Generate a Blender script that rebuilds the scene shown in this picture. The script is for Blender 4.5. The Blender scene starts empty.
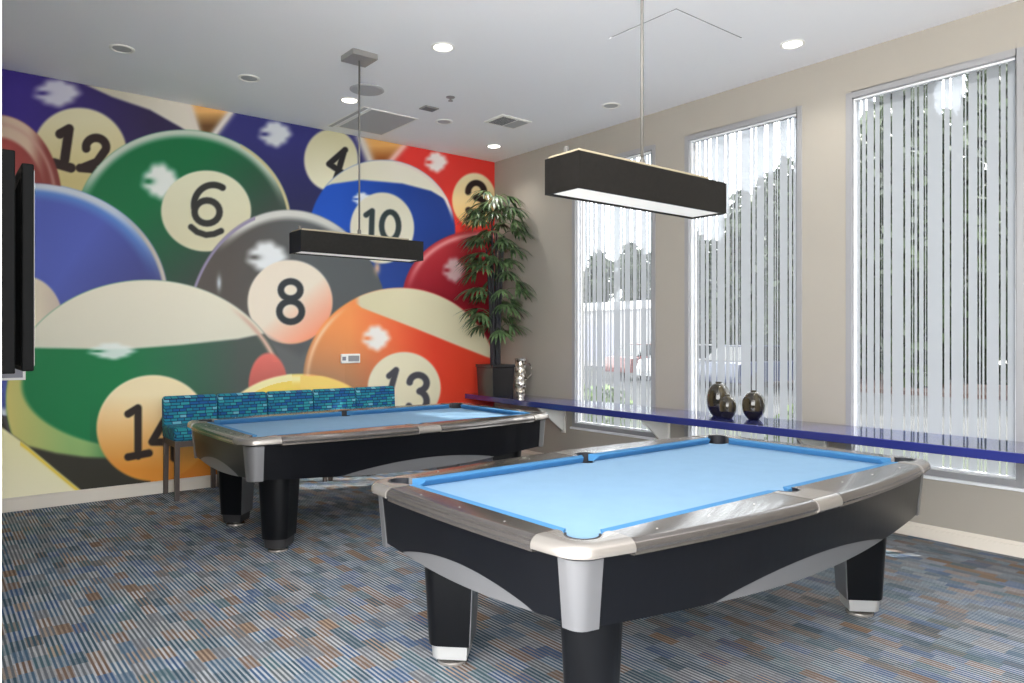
import bpy, bmesh, math, random
import numpy as np
from mathutils import Vector, Matrix

random.seed(7)
C = bpy.context.scene.collection
PI = math.pi

# ------------------------------------------------------------------ camera constants (metres)
CAM = Vector((-5.526, -7.213, 1.42))
FPX, PX, HY = 729.26, 512.0, 338.0
AX = (0.77899, 0.62703)      # world +X seen as (right, forward)
AY = (-0.62703, 0.77899)     # world +Y seen as (right, forward)
H = 3.608                    # ceiling height

# ------------------------------------------------------------------ materials
def s2l(c):
    c = c / 255.0
    return c / 12.92 if c <= 0.04045 else ((c + 0.055) / 1.055) ** 2.4
def rgb(r, g, b): return (s2l(r), s2l(g), s2l(b), 1.0)

def mat(name, col, rough=0.5, metal=0.0, spec=0.5, coat=0.0, bump=0.0, bscale=200.0, vary=0.0, vscale=6.0,
        emit=None, estr=0.0, coat_rough=0.08):
    m = bpy.data.materials.new(name); m.use_nodes = True
    nt = m.node_tree; b = nt.nodes['Principled BSDF']
    b.inputs['Base Color'].default_value = col
    b.inputs['Roughness'].default_value = rough
    b.inputs['Metallic'].default_value = metal
    b.inputs['Specular IOR Level'].default_value = spec
    b.inputs['Coat Weight'].default_value = coat
    b.inputs['Coat Roughness'].default_value = coat_rough
    if emit:
        b.inputs['Emission Color'].default_value = emit
        b.inputs['Emission Strength'].default_value = estr
    tc = nt.nodes.new('ShaderNodeTexCoord')
    if vary > 0:
        n = nt.nodes.new('ShaderNodeTexNoise'); n.inputs['Scale'].default_value = vscale
        n.inputs['Detail'].default_value = 4
        nt.links.new(tc.outputs['Object'], n.inputs['Vector'])
        mr = nt.nodes.new('ShaderNodeMapRange')
        mr.inputs['From Min'].default_value = 0.3; mr.inputs['From Max'].default_value = 0.7
        mr.inputs['To Min'].default_value = 1 - vary; mr.inputs['To Max'].default_value = 1 + vary
        nt.links.new(n.outputs['Fac'], mr.inputs['Value'])
        mx = nt.nodes.new('ShaderNodeVectorMath'); mx.operation = 'SCALE'
        mx.inputs[0].default_value = col[:3]
        nt.links.new(mr.outputs['Result'], mx.inputs['Scale'])
        nt.links.new(mx.outputs['Vector'], b.inputs['Base Color'])
    if bump > 0:
        n2 = nt.nodes.new('ShaderNodeTexNoise'); n2.inputs['Scale'].default_value = bscale
        nt.links.new(tc.outputs['Object'], n2.inputs['Vector'])
        bp = nt.nodes.new('ShaderNodeBump'); bp.inputs['Strength'].default_value = bump
        bp.inputs['Distance'].default_value = 0.002
        nt.links.new(n2.outputs['Fac'], bp.inputs['Height'])
        nt.links.new(bp.outputs['Normal'], b.inputs['Normal'])
    return m

M = {}
M['ceil'] = mat('ceiling_paint', rgb(245, 245, 246), 0.75, bump=0.05)
M['wall'] = mat('wall_paint', rgb(163, 157, 147), 0.8, bump=0.06, vary=0.015, vscale=3)
M['base'] = mat('baseboard_paint', rgb(226, 218, 206), 0.5)
M['white'] = mat('white_paint', rgb(238, 236, 230), 0.45)
M['alu'] = mat('window_aluminium', rgb(150, 150, 152), 0.4, 0.0, spec=0.6)
M['bead'] = mat('window_bead', rgb(236, 237, 240), 0.35)
M['rail'] = mat('rail_laminate', rgb(112, 108, 106), 0.24, 0.75, vary=0.04, vscale=20, coat=0.3)
M['silver'] = mat('silver_casting', rgb(152, 147, 142), 0.26, 0.55, spec=0.6, vary=0.02)
M['silverpanel'] = mat('silver_panel', rgb(116, 116, 118), 0.32, 0.45, spec=0.6)
M['black'] = mat('black_laminate', rgb(11, 12, 16), 0.3, vary=0.06, vscale=30, spec=0.22)
M['blackleg'] = mat('black_leg_laminate', rgb(8, 9, 12), 0.34, vary=0.06, vscale=30, spec=0.22)
M['chrome'] = mat('chrome_foot', rgb(205, 204, 202), 0.36, 0.6)
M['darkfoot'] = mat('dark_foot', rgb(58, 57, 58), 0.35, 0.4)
M['pocket'] = mat('pocket_rubber', rgb(26, 27, 34), 0.6, bump=0.2)
M['cloth'] = mat('bed_cloth', rgb(130, 164, 193), 0.95, spec=0.15, bump=0.08, bscale=900, vary=0.02, vscale=8)
M['cushion'] = mat('cushion_cloth_shaded', rgb(70, 126, 172), 0.9, spec=0.2, bump=0.08, bscale=900)  # same cloth as the bed, its shading put into a darker colour
M['sight'] = mat('rail_sight', rgb(170, 164, 158), 0.3)
M['shelf'] = mat('blue_lacquer', rgb(42, 49, 116), 0.18, 0.0, spec=0.7, coat=0.8, vary=0.04, vscale=4)
M['pend'] = mat('dark_wood_veneer', rgb(20, 18, 16), 0.5, vary=0.25, vscale=40, spec=.25)
M['pendtop'] = mat('tan_top_rail', rgb(158, 147, 124), 0.5)
M['diffuser'] = mat('lamp_diffuser', rgb(232, 226, 216), 0.6, emit=(1, 0.96, 0.9, 1), estr=0.13)
M['steel'] = mat('brushed_steel', rgb(170, 168, 165), 0.35, 0.7)
M['rodsteel'] = mat('rod_steel', rgb(112, 110, 106), 0.5, 0.4)
M['grille'] = mat('vent_grille', rgb(176, 176, 177), 0.5)
M['slot'] = mat('vent_slot', rgb(120, 120, 122), 0.6)
M['lamp'] = mat('lamp_lens', rgb(250, 250, 245), 0.4, emit=(1, 0.97, 0.92, 1), estr=4.0)
M['lampoff'] = mat('lamp_reflector', rgb(172, 172, 172), 0.4, 0.0)
M['planter'] = mat('planter_black', rgb(44, 44, 47), 0.22, spec=0.6, coat=0.4)
M['soil'] = mat('soil', rgb(60, 46, 36), 0.95, bump=0.6, bscale=60)
M['cane'] = mat('palm_cane', rgb(40, 40, 48), 0.5, vary=0.3, vscale=20)
M['chairwood'] = mat('chair_wood', rgb(84, 74, 70), 0.42, vary=0.12, vscale=15)
M['tvplastic'] = mat('tv_black_plastic', rgb(7, 8, 9), 0.6, spec=0.12)
M['tvscreen'] = mat('tv_screen_glass', rgb(8, 9, 11), 0.06, spec=0.6)
M['tvport'] = mat('tv_port_panel', rgb(110, 116, 124), 0.5)
M['plate'] = mat('plate_white', rgb(238, 238, 236), 0.4)
M['plategrey'] = mat('plate_grey', rgb(134, 134, 146), 0.5)
M['hatchgap'] = mat('hatch_gap', rgb(90, 90, 92), 0.7)

# carpet: narrow loop stripes running along Y inside woven blocks of colour
def carpet_mat():
    m = bpy.data.materials.new('carpet'); m.use_nodes = True
    nt = m.node_tree; L = nt.links; N = nt.nodes.new
    b = nt.nodes['Principled BSDF']; b.inputs['Roughness'].default_value = 0.95
    b.inputs['Specular IOR Level'].default_value = 0.15
    tc = N('ShaderNodeTexCoord'); sp = N('ShaderNodeSeparateXYZ'); L.new(tc.outputs['Object'], sp.inputs[0])
    def math_(op, a, bb=None, c=None):
        n = N('ShaderNodeMath'); n.operation = op
        for i, v in enumerate((a, bb, c)):
            if v is None: continue
            if isinstance(v, (int, float)): n.inputs[i].default_value = v
            else: L.new(v, n.inputs[i])
        return n.outputs[0]
    x, y = sp.outputs['X'], sp.outputs['Y']
    ix = math_('FLOOR', math_('DIVIDE', x, 0.0645))
    wn0 = N('ShaderNodeTexWhiteNoise'); wn0.noise_dimensions = '1D'; L.new(ix, wn0.inputs['W'])
    yo = math_('ADD', math_('DIVIDE', y, 0.14), math_('MULTIPLY', wn0.outputs['Value'], 7.0))
    iy = math_('FLOOR', yo)
    cb = N('ShaderNodeCombineXYZ'); L.new(ix, cb.inputs[0]); L.new(iy, cb.inputs[1])
    wn = N('ShaderNodeTexWhiteNoise'); wn.noise_dimensions = '2D'; L.new(cb.outputs[0], wn.inputs['Vector'])
    ramp = N('ShaderNodeValToRGB'); ramp.color_ramp.interpolation = 'CONSTANT'
    cols = [(0.0, (70, 94, 114)), (0.2, (52, 76, 90)), (0.36, (96, 100, 106)), (0.5, (66, 92, 102)),
            (0.62, (58, 84, 116)), (0.77, (108, 90, 78)), (0.86, (84, 92, 98)), (0.94, (104, 84, 72))]
    cr = ramp.color_ramp
    while len(cr.elements) < len(cols): cr.elements.new(0.5)
    for e, (p, c) in zip(cr.elements, cols): e.position = p; e.color = rgb(*c)
    L.new(wn.outputs['Value'], ramp.inputs[0])
    # fine stripes
    st = math_('FRACT', math_('DIVIDE', x, 0.0215))
    tri = math_('ABSOLUTE', math_('SUBTRACT', st, 0.5))
    light = N('ShaderNodeMapRange'); light.interpolation_type = 'SMOOTHSTEP'
    light.inputs['From Min'].default_value = 0.16; light.inputs['From Max'].default_value = 0.36
    L.new(tri, light.inputs['Value'])
    ixs = math_('FLOOR', math_('DIVIDE', x, 0.0215))
    cb2 = N('ShaderNodeCombineXYZ'); L.new(ixs, cb2.inputs[0]); L.new(math_('FLOOR', math_('MULTIPLY', yo, 2.0)), cb2.inputs[1])
    wn2 = N('ShaderNodeTexWhiteNoise'); wn2.noise_dimensions = '2D'; L.new(cb2.outputs[0], wn2.inputs['Vector'])
    mix = N('ShaderNodeMix'); mix.data_type = 'RGBA'
    sc3 = N('ShaderNodeSeparateColor'); L.new(wn.outputs['Color'], sc3.inputs[0])
    blk = math_('MULTIPLY_ADD', sc3.outputs[1], 0.40, 0.16)
    fac = math_('MULTIPLY', light.outputs['Result'], math_('ADD', blk, math_('MULTIPLY', wn2.outputs['Value'], 0.25)))
    r3 = N('ShaderNodeValToRGB'); r3.color_ramp.interpolation = 'CONSTANT'
    for e, (p, c) in zip([r3.color_ramp.elements[0], r3.color_ramp.elements[1], r3.color_ramp.elements.new(.5), r3.color_ramp.elements.new(.8)],
                         [(0, (204, 206, 210)), (.3, (164, 188, 210)), (.58, (202, 202, 202)), (.88, (190, 166, 144))]): e.position = p; e.color = rgb(*c)
    L.new(sc3.outputs[2], r3.inputs[0]); L.new(r3.outputs['Color'], mix.inputs['B'])
    L.new(fac, mix.inputs['Factor']); L.new(ramp.outputs['Color'], mix.inputs['A'])
    dk = N('ShaderNodeMix'); dk.data_type = 'RGBA'; dk.blend_type = 'MULTIPLY'
    no = N('ShaderNodeTexNoise'); no.inputs['Scale'].default_value = 160; L.new(tc.outputs['Object'], no.inputs['Vector'])
    dk.inputs['Factor'].default_value = 0.5
    L.new(mix.outputs['Result'], dk.inputs['A'])
    r2 = N('ShaderNodeMapRange'); r2.inputs['From Min'].default_value = .3; r2.inputs['From Max'].default_value = .7
    r2.inputs['To Min'].default_value = .55; r2.inputs['To Max'].default_value = 1.25
    L.new(no.outputs['Fac'], r2.inputs['Value']); L.new(r2.outputs['Result'], dk.inputs['B'])
    L.new(dk.outputs['Result'], b.inputs['Base Color'])
    bp = N('ShaderNodeBump'); bp.inputs['Strength'].default_value = .4; bp.inputs['Distance'].default_value = .003
    L.new(tri, bp.inputs['Height']); L.new(bp.outputs['Normal'], b.inputs['Normal'])
    return m
M['carpet'] = carpet_mat()

# chair fabric: small woven rectangles of teal and blue outlined in navy
def fabric_mat():
    m = bpy.data.materials.new('woven_blocks_fabric'); m.use_nodes = True
    nt = m.node_tree; L = nt.links; N = nt.nodes.new
    b = nt.nodes['Principled BSDF']; b.inputs['Roughness'].default_value = 0.85
    tc = N('ShaderNodeTexCoord')
    sp = N('ShaderNodeSeparateXYZ'); L.new(tc.outputs['Object'], sp.inputs[0])
    ad = N('ShaderNodeMath'); ad.operation = 'SUBTRACT'
    L.new(sp.outputs['Z'], ad.inputs[0]); L.new(sp.outputs['Y'], ad.inputs[1])
    ax = N('ShaderNodeMath'); ax.operation = 'ADD'; L.new(sp.outputs['X'], ax.inputs[0])
    ym = N('ShaderNodeMath'); ym.operation = 'MULTIPLY'; L.new(sp.outputs['Y'], ym.inputs[0]); ym.inputs[1].default_value = 0.8
    L.new(ym.outputs[0], ax.inputs[1])
    cb = N('ShaderNodeCombineXYZ'); L.new(ax.outputs[0], cb.inputs[0]); L.new(ad.outputs[0], cb.inputs[1])
    br = N('ShaderNodeTexBrick'); L.new(cb.outputs[0], br.inputs['Vector'])
    br.inputs['Scale'].default_value = 1.0
    br.inputs['Brick Width'].default_value = 0.058; br.inputs['Row Height'].default_value = 0.027
    br.inputs['Mortar Size'].default_value = 0.0032; br.offset = 0.37; br.squash = 1.4; br.squash_frequency = 3
    br.inputs['Color1'].default_value = (0, 0, 0, 1); br.inputs['Color2'].default_value = (1, 1, 1, 1)
    br.inputs['Mortar'].default_value = (0, 0, 0, 1); br.inputs['Bias'].default_value = 0
    ramp = N('ShaderNodeValToRGB'); cr = ramp.color_ramp; cr.interpolation = 'CONSTANT'
    cols = [(0, (24, 128, 150)), (.3, (18, 110, 148)), (.5, (40, 150, 160)), (.66, (20, 88, 150)), (.82, (30, 136, 148)), (.93, (110, 180, 200))]
    while len(cr.elements) < len(cols): cr.elements.new(.5)
    for e, (p, c) in zip(cr.elements, cols): e.position = p; e.color = rgb(*c)
    L.new(br.outputs['Color'], ramp.inputs[0])
    mx = N('ShaderNodeMix'); mx.data_type = 'RGBA'
    L.new(br.outputs['Fac'], mx.inputs['Factor']); L.new(ramp.outputs['Color'], mx.inputs['A']); mx.inputs['B'].default_value = rgb(16, 34, 74)
    L.new(mx.outputs['Result'], b.inputs['Base Color'])
    return m
M['fabric'] = fabric_mat()

def leaf_mat(name, c1, c2, scale=3.0, rough=.5):
    m = bpy.data.materials.new(name); m.use_nodes = True
    nt = m.node_tree; L = nt.links; N = nt.nodes.new
    b = nt.nodes['Principled BSDF']; b.inputs['Roughness'].default_value = rough
    tc = N('ShaderNodeTexCoord'); n = N('ShaderNodeTexNoise'); n.inputs['Scale'].default_value = scale
    n.inputs['Detail'].default_value = 5
    L.new(tc.outputs['Object'], n.inputs['Vector'])
    r = N('ShaderNodeValToRGB'); r.color_ramp.elements[0].position = .35; r.color_ramp.elements[1].position = .65
    r.color_ramp.elements[0].color = rgb(*c1); r.color_ramp.elements[1].color = rgb(*c2)
    L.new(n.outputs['Fac'], r.inputs[0]); L.new(r.outputs['Color'], b.inputs['Base Color'])
    return m
M['palmleaf'] = leaf_mat('palm_leaf', (28, 54, 34), (112, 140, 92), 12.0, .4)
M['treeleaf'] = leaf_mat('tree_leaf', (24, 34, 20), (52, 64, 36), 1.2)
M['shrubleaf'] = leaf_mat('shrub_leaf', (40, 64, 20), (86, 108, 40), 4)
M['bark'] = mat('bark', rgb(84, 70, 60), .9, vary=.2)
M['grassy'] = leaf_mat('lawn', (20, 29, 14), (33, 41, 20), 1.5, .95)
M['asphalt'] = mat('asphalt', rgb(36, 36, 36), .95, vary=.08, vscale=2)
M['mulch'] = mat('mulch', rgb(54, 37, 30), .95, vary=.15, vscale=8)
M['stucco'] = mat('stucco', rgb(150, 148, 150), .9)
M['roofwhite'] = mat('parapet_white', rgb(236, 236, 236), .7)
M['carwhite'] = mat('car_paint_white', rgb(150, 150, 152), .3, coat=.4)
M['carred'] = mat('car_paint_red', rgb(92, 24, 22), .3, coat=.6)
M['carblue'] = mat('car_paint_blue', rgb(28, 38, 66), .3, coat=.6)
M['carglass'] = mat('car_window', rgb(20, 22, 26), .08)
M['tyre'] = mat('tyre_rubber', rgb(24, 24, 26), .8)

def glass_mat(name, tint, refl=1.0):
    m = bpy.data.materials.new(name); m.use_nodes = True
    nt = m.node_tree; nt.nodes.clear(); N = nt.nodes.new; L = nt.links
    o = N('ShaderNodeOutputMaterial'); t = N('ShaderNodeBsdfTransparent'); t.inputs['Color'].default_value = tint
    g = N('ShaderNodeBsdfGlossy'); g.inputs['Roughness'].default_value = .02
    f = N('ShaderNodeLayerWeight'); f.inputs['Blend'].default_value = .5
    pw = N('ShaderNodeMath'); pw.operation = 'POWER'; pw.inputs[1].default_value = 5; L.new(f.outputs['Facing'], pw.inputs[0])
    mu = N('ShaderNodeMath'); mu.operation = 'MULTIPLY_ADD'; mu.inputs[1].default_value = .6 * refl; mu.inputs[2].default_value = .04
    L.new(pw.outputs[0], mu.inputs[0])
    x = N('ShaderNodeMixShader'); L.new(mu.outputs[0], x.inputs[0]); L.new(t.outputs[0], x.inputs[1]); L.new(g.outputs[0], x.inputs[2])
    L.new(x.outputs[0], o.inputs[0])
    return m
M['glass'] = glass_mat('window_glass', (.93, .95, .95, 1))

def film_mat():
    m = bpy.data.materials.new('frosted_film'); m.use_nodes = True
    nt = m.node_tree; nt.nodes.clear(); N = nt.nodes.new; L = nt.links
    o = N('ShaderNodeOutputMaterial')
    t = N('ShaderNodeBsdfTransparent'); t.inputs['Color'].default_value = (.3, .315, .34, 1)
    tr = N('ShaderNodeBsdfTranslucent'); tr.inputs['Color'].default_value = (.1, .105, .115, 1)
    d = N('ShaderNodeBsdfDiffuse'); d.inputs['Color'].default_value = (.5, .52, .55, 1)
    a = N('ShaderNodeMixShader'); a.inputs[0].default_value = .35
    L.new(tr.outputs[0], a.inputs[1]); L.new(d.outputs[0], a.inputs[2])
    x = N('ShaderNodeMixShader'); x.inputs[0].default_value = .86
    L.new(t.outputs[0], x.inputs[1]); L.new(a.outputs[0], x.inputs[2])
    L.new(x.outputs[0], o.inputs[0])
    return m
M['film'] = film_mat()

def ceramic_mat():
    # olive brown glazed vase, the glaze ends in a black band near the foot (object Z)
    m = bpy.data.materials.new('vase_glaze'); m.use_nodes = True
    nt = m.node_tree; N = nt.nodes.new; L = nt.links; b = nt.nodes['Principled BSDF']
    b.inputs['Roughness'].default_value = .16; b.inputs['Coat Weight'].default_value = .5
    tc = N('ShaderNodeTexCoord'); sp = N('ShaderNodeSeparateXYZ'); L.new(tc.outputs['Generated'], sp.inputs[0])
    n = N('ShaderNodeTexNoise'); n.inputs['Scale'].default_value = 14
    mp = N('ShaderNodeMapping'); mp.inputs['Scale'].default_value = (1, 1, .12)
    L.new(tc.outputs['Object'], mp.inputs[0]); L.new(mp.outputs[0], n.inputs['Vector'])
    r0 = N('ShaderNodeValToRGB'); r0.color_ramp.elements[0].color = rgb(36, 31, 24); r0.color_ramp.elements[1].color = rgb(78, 69, 46)
    r0.color_ramp.elements[0].position = .35; r0.color_ramp.elements[1].position = .65
    L.new(n.outputs['Fac'], r0.inputs[0])
    st = N('ShaderNodeMath'); st.operation = 'GREATER_THAN'; st.inputs[1].default_value = .3
    L.new(sp.outputs['Z'], st.inputs[0])
    mx = N('ShaderNodeMix'); mx.data_type = 'RGBA'; L.new(st.outputs[0], mx.inputs['Factor'])
    mx.inputs['A'].default_value = rgb(22, 20, 24); L.new(r0.outputs[0], mx.inputs['B'])
    L.new(mx.outputs['Result'], b.inputs['Base Color'])
    return m
M['vase'] = ceramic_mat()

def pitcher_mat():
    m = bpy.data.materials.new('mosaic_glass'); m.use_nodes = True
    nt = m.node_tree; N = nt.nodes.new; L = nt.links; b = nt.nodes['Principled BSDF']
    b.inputs['Roughness'].default_value = .12; b.inputs['Metallic'].default_value = .55
    tc = N('ShaderNodeTexCoord'); v = N('ShaderNodeTexVoronoi'); v.inputs['Scale'].default_value = 42
    L.new(tc.outputs['Object'], v.inputs['Vector'])
    r = N('ShaderNodeValToRGB'); cr = r.color_ramp
    cols = [(0, (70, 60, 52)), (.25, (200, 194, 184)), (.55, (150, 140, 126)), (.8, (236, 232, 226))]
    cr.interpolation = 'CONSTANT'
    while len(cr.elements) < 4: cr.elements.new(.5)
    for e, (p, c) in zip(cr.elements, cols): e.position = p; e.color = rgb(*c)
    L.new(v.outputs['Color'], r.inputs[0]); L.new(r.outputs[0], b.inputs['Base Color'])
    bp = N('ShaderNodeBump'); bp.inputs['Strength'].default_value = .6; bp.inputs['Distance'].default_value = .006
    L.new(v.outputs['Distance'], bp.inputs['Height']); L.new(bp.outputs[0], b.inputs['Normal'])
    return m
M['pitcher'] = pitcher_mat()

# ------------------------------------------------------------------ mesh helpers
class MB:
    def __init__(s): s.v = []; s.f = []; s.sm = []
    def add(s, vs, fs, smooth=False):
        o = len(s.v); s.v += [tuple(p) for p in vs]
        for f in fs: s.f.append(tuple(i + o for i in f)); s.sm.append(smooth)
        return s
    def box(s, x0, y0, z0, x1, y1, z1):
        v = [(x0, y0, z0), (x1, y0, z0), (x1, y1, z0), (x0, y1, z0), (x0, y0, z1), (x1, y0, z1), (x1, y1, z1), (x0, y1, z1)]
        return s.add(v, [(0, 3, 2, 1), (4, 5, 6, 7), (0, 1, 5, 4), (1, 2, 6, 5), (2, 3, 7, 6), (3, 0, 4, 7)])
    def bbox(s, x0, y0, z0, x1, y1, z1, r):
        # box with rounded vertical profile (all edges chamfered)
        bm = bmesh.new(); bmesh.ops.create_cube(bm, size=1)
        for v in bm.verts:
            v.co = Vector(((x0 + x1) / 2 + v.co.x * (x1 - x0), (y0 + y1) / 2 + v.co.y * (y1 - y0), (z0 + z1) / 2 + v.co.z * (z1 - z0)))
        bmesh.ops.bevel(bm, geom=bm.edges[:], offset=r, segments=3, profile=.5, affect='EDGES')
        bm.verts.index_update()
        s.add([v.co[:] for v in bm.verts], [tuple(v.index for v in f.verts) for f in bm.faces], True); bm.free(); return s
    def loft(s, secs, smooth=True, caps=True, closed=False):
        n = len(secs[0]); o = [p for sec in secs for p in sec]; fs = []
        m = len(secs)
        for i in range(m if closed else m - 1):
            a, b = i * n, ((i + 1) % m) * n
            for j in range(n):
                k = (j + 1) % n; fs.append((a + j, a + k, b + k, b + j))
        s.add(o, fs, smooth)
        if caps and not closed:
            s.add(secs[0], [tuple(range(n))[::-1]]); s.add(secs[-1], [tuple(range(n))])
        return s
    def tube(s, pts, r, n=8, caps=True):
        pts = [Vector(p) for p in pts]; secs = []
        for i, p in enumerate(pts):
            d = (pts[min(i + 1, len(pts) - 1)] - pts[max(i - 1, 0)]).normalized()
            u = d.cross(Vector((0, 0, 1)) if abs(d.z) < .9 else Vector((1, 0, 0))).normalized(); w = d.cross(u)
            rr = r[i] if isinstance(r, (list, tuple)) else r
            secs.append([tuple(p + (u * math.cos(2 * PI * k / n) + w * math.sin(2 * PI * k / n)) * rr) for k in range(n)])
        return s.loft(secs, True, caps)
    def lathe(s, prof, n=32, c=(0, 0, 0)):
        secs = [[(c[0] + r * math.cos(2 * PI * k / n), c[1] + r * math.sin(2 * PI * k / n), c[2] + z) for k in range(n)] for r, z in prof]
        return s.loft(secs, True, True)
    def prism(s, poly, z0, z1):
        n = len(poly); v = [(x, y, z0) for x, y in poly] + [(x, y, z1) for x, y in poly]
        return s.add(v, [tuple(range(n))[::-1], tuple(range(n, 2 * n))] + [(i, (i + 1) % n, n + (i + 1) % n, n + i) for i in range(n)])
    def build(s, name, m, parent=None, loc=None, bevel=0.0, sharp=35, fix=True):
        me = bpy.data.meshes.new(name); me.from_pydata(s.v, [], s.f)
        me.polygons.foreach_set('use_smooth', s.sm); 
        if fix:
            bm = bmesh.new(); bm.from_mesh(me); bmesh.ops.remove_doubles(bm, verts=bm.verts, dist=1e-5)
            bmesh.ops.recalc_face_normals(bm, faces=bm.faces)
            for e in bm.edges:
                if len(e.link_faces) == 2 and e.calc_face_angle(0) > math.radians(sharp): e.smooth = False
            bm.to_mesh(me); bm.free()
        me.materials.append(m)
        o = bpy.data.objects.new(name, me); C.objects.link(o)
        if parent: o.parent = parent
        if loc: o.location = loc
        if bevel > 0:
            b = o.modifiers.new('bevel', 'BEVEL'); b.width = bevel; b.segments = 2; b.limit_method = 'ANGLE'
            b.angle_limit = math.radians(40); b.harden_normals = False
        return o

def tag(o, label, cat, group=None, kind=None):
    o['label'] = label; o['category'] = cat
    if group: o['group'] = group
    if kind: o['kind'] = kind
    return o
def thing(name, label, cat, loc=(0, 0, 0), rz=0.0, group=None):
    o = bpy.data.objects.new(name, None); C.objects.link(o); o.empty_display_size = .1
    o.location = loc; o.rotation_euler = (0, 0, rz)
    return tag(o, label, cat, group)
def struct(o, label, cat): return tag(o, label, cat, kind='structure')
def dup(root, loc, label, rz=None, group=None):
    r = root.copy(); C.objects.link(r); r.location = loc; r['label'] = label
    if rz is not None: r.rotation_euler = (0, 0, rz)
    if group: r['group'] = group
    for ch in list(root.children):
        c = ch.copy(); C.objects.link(c); c.parent = r
        for g in list(ch.children):
            d = g.copy(); C.objects.link(d); d.parent = c
    return r

# ================================================================== THE ROOM
XL, YB = -5.36, -8.0           # left wall plane, where the room opens towards the lobby
struct(MB().box(-6.1, YB - .2, -.12, 0.0, 0.0, 0.0).build('floor', M['carpet']), 'blue grey and rust carpet woven in fine stripes', 'floor')
struct(MB().box(-7, YB + .2, H, .18, .15, H + .15).build('ceiling', M['ceil']), 'plain white painted ceiling', 'ceiling')
struct(MB().box(-7, 0, -.12, .18, .15, H).build('wall_back', M['wall']), 'back wall behind the billiard ball mural', 'wall')
WY = [(-1.40, -2.57), (-2.92, -4.09), (-4.45, -5.62)]
WZ0, WZ1 = .45, 3.30
wb = MB(); T = .18
edges = [0.0] + [e for w in WY for e in w] + [YB]
for i in range(0, len(edges), 2): wb.box(0, edges[i + 1], -.12, T, edges[i], H)
for a, b in WY: wb.box(0, b, -.12, T, a, WZ0); wb.box(0, b, WZ1, T, a, H)
struct(wb.build('wall_right', M['wall']), 'beige wall with three tall windows', 'wall')
struct(MB().box(XL - .15, -4.745, 0, XL, 0, H).build('wall_left', M['wall']), 'end of beige wall at the left edge of the photo', 'wall')
struct(MB().box(-4.3, YB - .15, 0, .18, YB, H).build('wall_light_block', M['wall']), 'added beige wall behind the camera holding back light', 'wall')  # unseen wall, added to cut the light reaching the near table from behind
def baseboard(name, run, label):
    o = run.build(name, M['base'], bevel=.003); struct(o, label, 'baseboard')
baseboard('baseboard_back', MB().box(XL, -.016, 0, 0, 0, .105).box(XL, -.011, .105, 0, 0, .115), 'cream baseboard below the mural')
baseboard('baseboard_right', MB().box(-.016, YB, 0, 0, -.016, .075).box(-.010, YB, .075, 0, -.016, .10), 'cream baseboard below the windows')

# windows -----------------------------------------------------------------
GAPS = [4.541, 4.581, 4.641, 4.687, 4.702, 4.765, 4.856, 4.906, 4.922, 4.952, 4.994, 5.01, 5.119, 5.165, 5.25, 5.271, 5.337, 5.357, 5.381, 5.465, 5.505]
for wi, (ya, yb) in enumerate(WY):
    n = wi + 1
    fr = MB(); fw = .045
    x0, x1 = -.006, .105
    fr.box(x0, yb, WZ0, x1, yb + fw, WZ1).box(x0, ya - fw, WZ0, x1, ya, WZ1)
    fr.box(x0, yb + fw, WZ1 - fw, x1, ya - fw, WZ1).box(x0, yb + fw, WZ0, x1, ya - fw, WZ0 + fw)
    w = struct(fr.build('window_%d' % n, M['alu'], bevel=.003), ['tall frosted window nearest the palm', 'tall frosted window behind the three vases', 'tall frosted window at the right edge'][wi], 'window')
    bd = MB(); b0 = fw; bw = .014
    xa, xb = .03, .075
    bd.box(xa, yb + b0, WZ0 + b0, xb, yb + b0 + bw, WZ1 - b0).box(xa, ya - b0 - bw, WZ0 + b0, xb, ya - b0, WZ1 - b0)
    bd.box(xa, yb + b0 + bw, WZ1 - b0 - bw, xb, ya - b0 - bw, WZ1 - b0).box(xa, yb + b0 + bw, WZ0 + b0, xb, ya - b0 - bw, WZ0 + b0 + bw)
    bd.build('glazing_bead', M['bead'], w)
    MB().box(-.03, yb - .01, WZ0 - .022, .03, ya + .01, WZ0).build('window_sill', M['bead'], w, bevel=.004)
    g0, g1 = yb + b0 + bw, ya - b0 - bw
    MB().box(.058, g0, WZ0 + b0 + bw, .062, g1, WZ1 - b0 - bw).build('glass_pane', M['glass'], w)
    # frosted film: vertical strips with clear slots, on the room side of the pane
    fm = MB(); off = ya - WY[2][0]; cur = g1
    zt, zb = WZ1 - b0 - bw, WZ0 + b0 + bw
    for k, gy in enumerate(GAPS):
        yc = -gy + off; hw = .0052 if k % 3 else .0066
        if cur - (yc + hw) > .002: fm.add([(.055, cur, zb), (.055, yc + hw, zb), (.055, yc + hw, zt), (.055, cur, zt)], [(0, 1, 2, 3)])
        cur = yc - hw
    fm.add([(.055, cur, zb), (.055, g0, zb), (.055, g0, zt), (.055, cur, zt)], [(0, 1, 2, 3)])
    fm.build('frosted_film', M['film'], w, fix=False)

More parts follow.
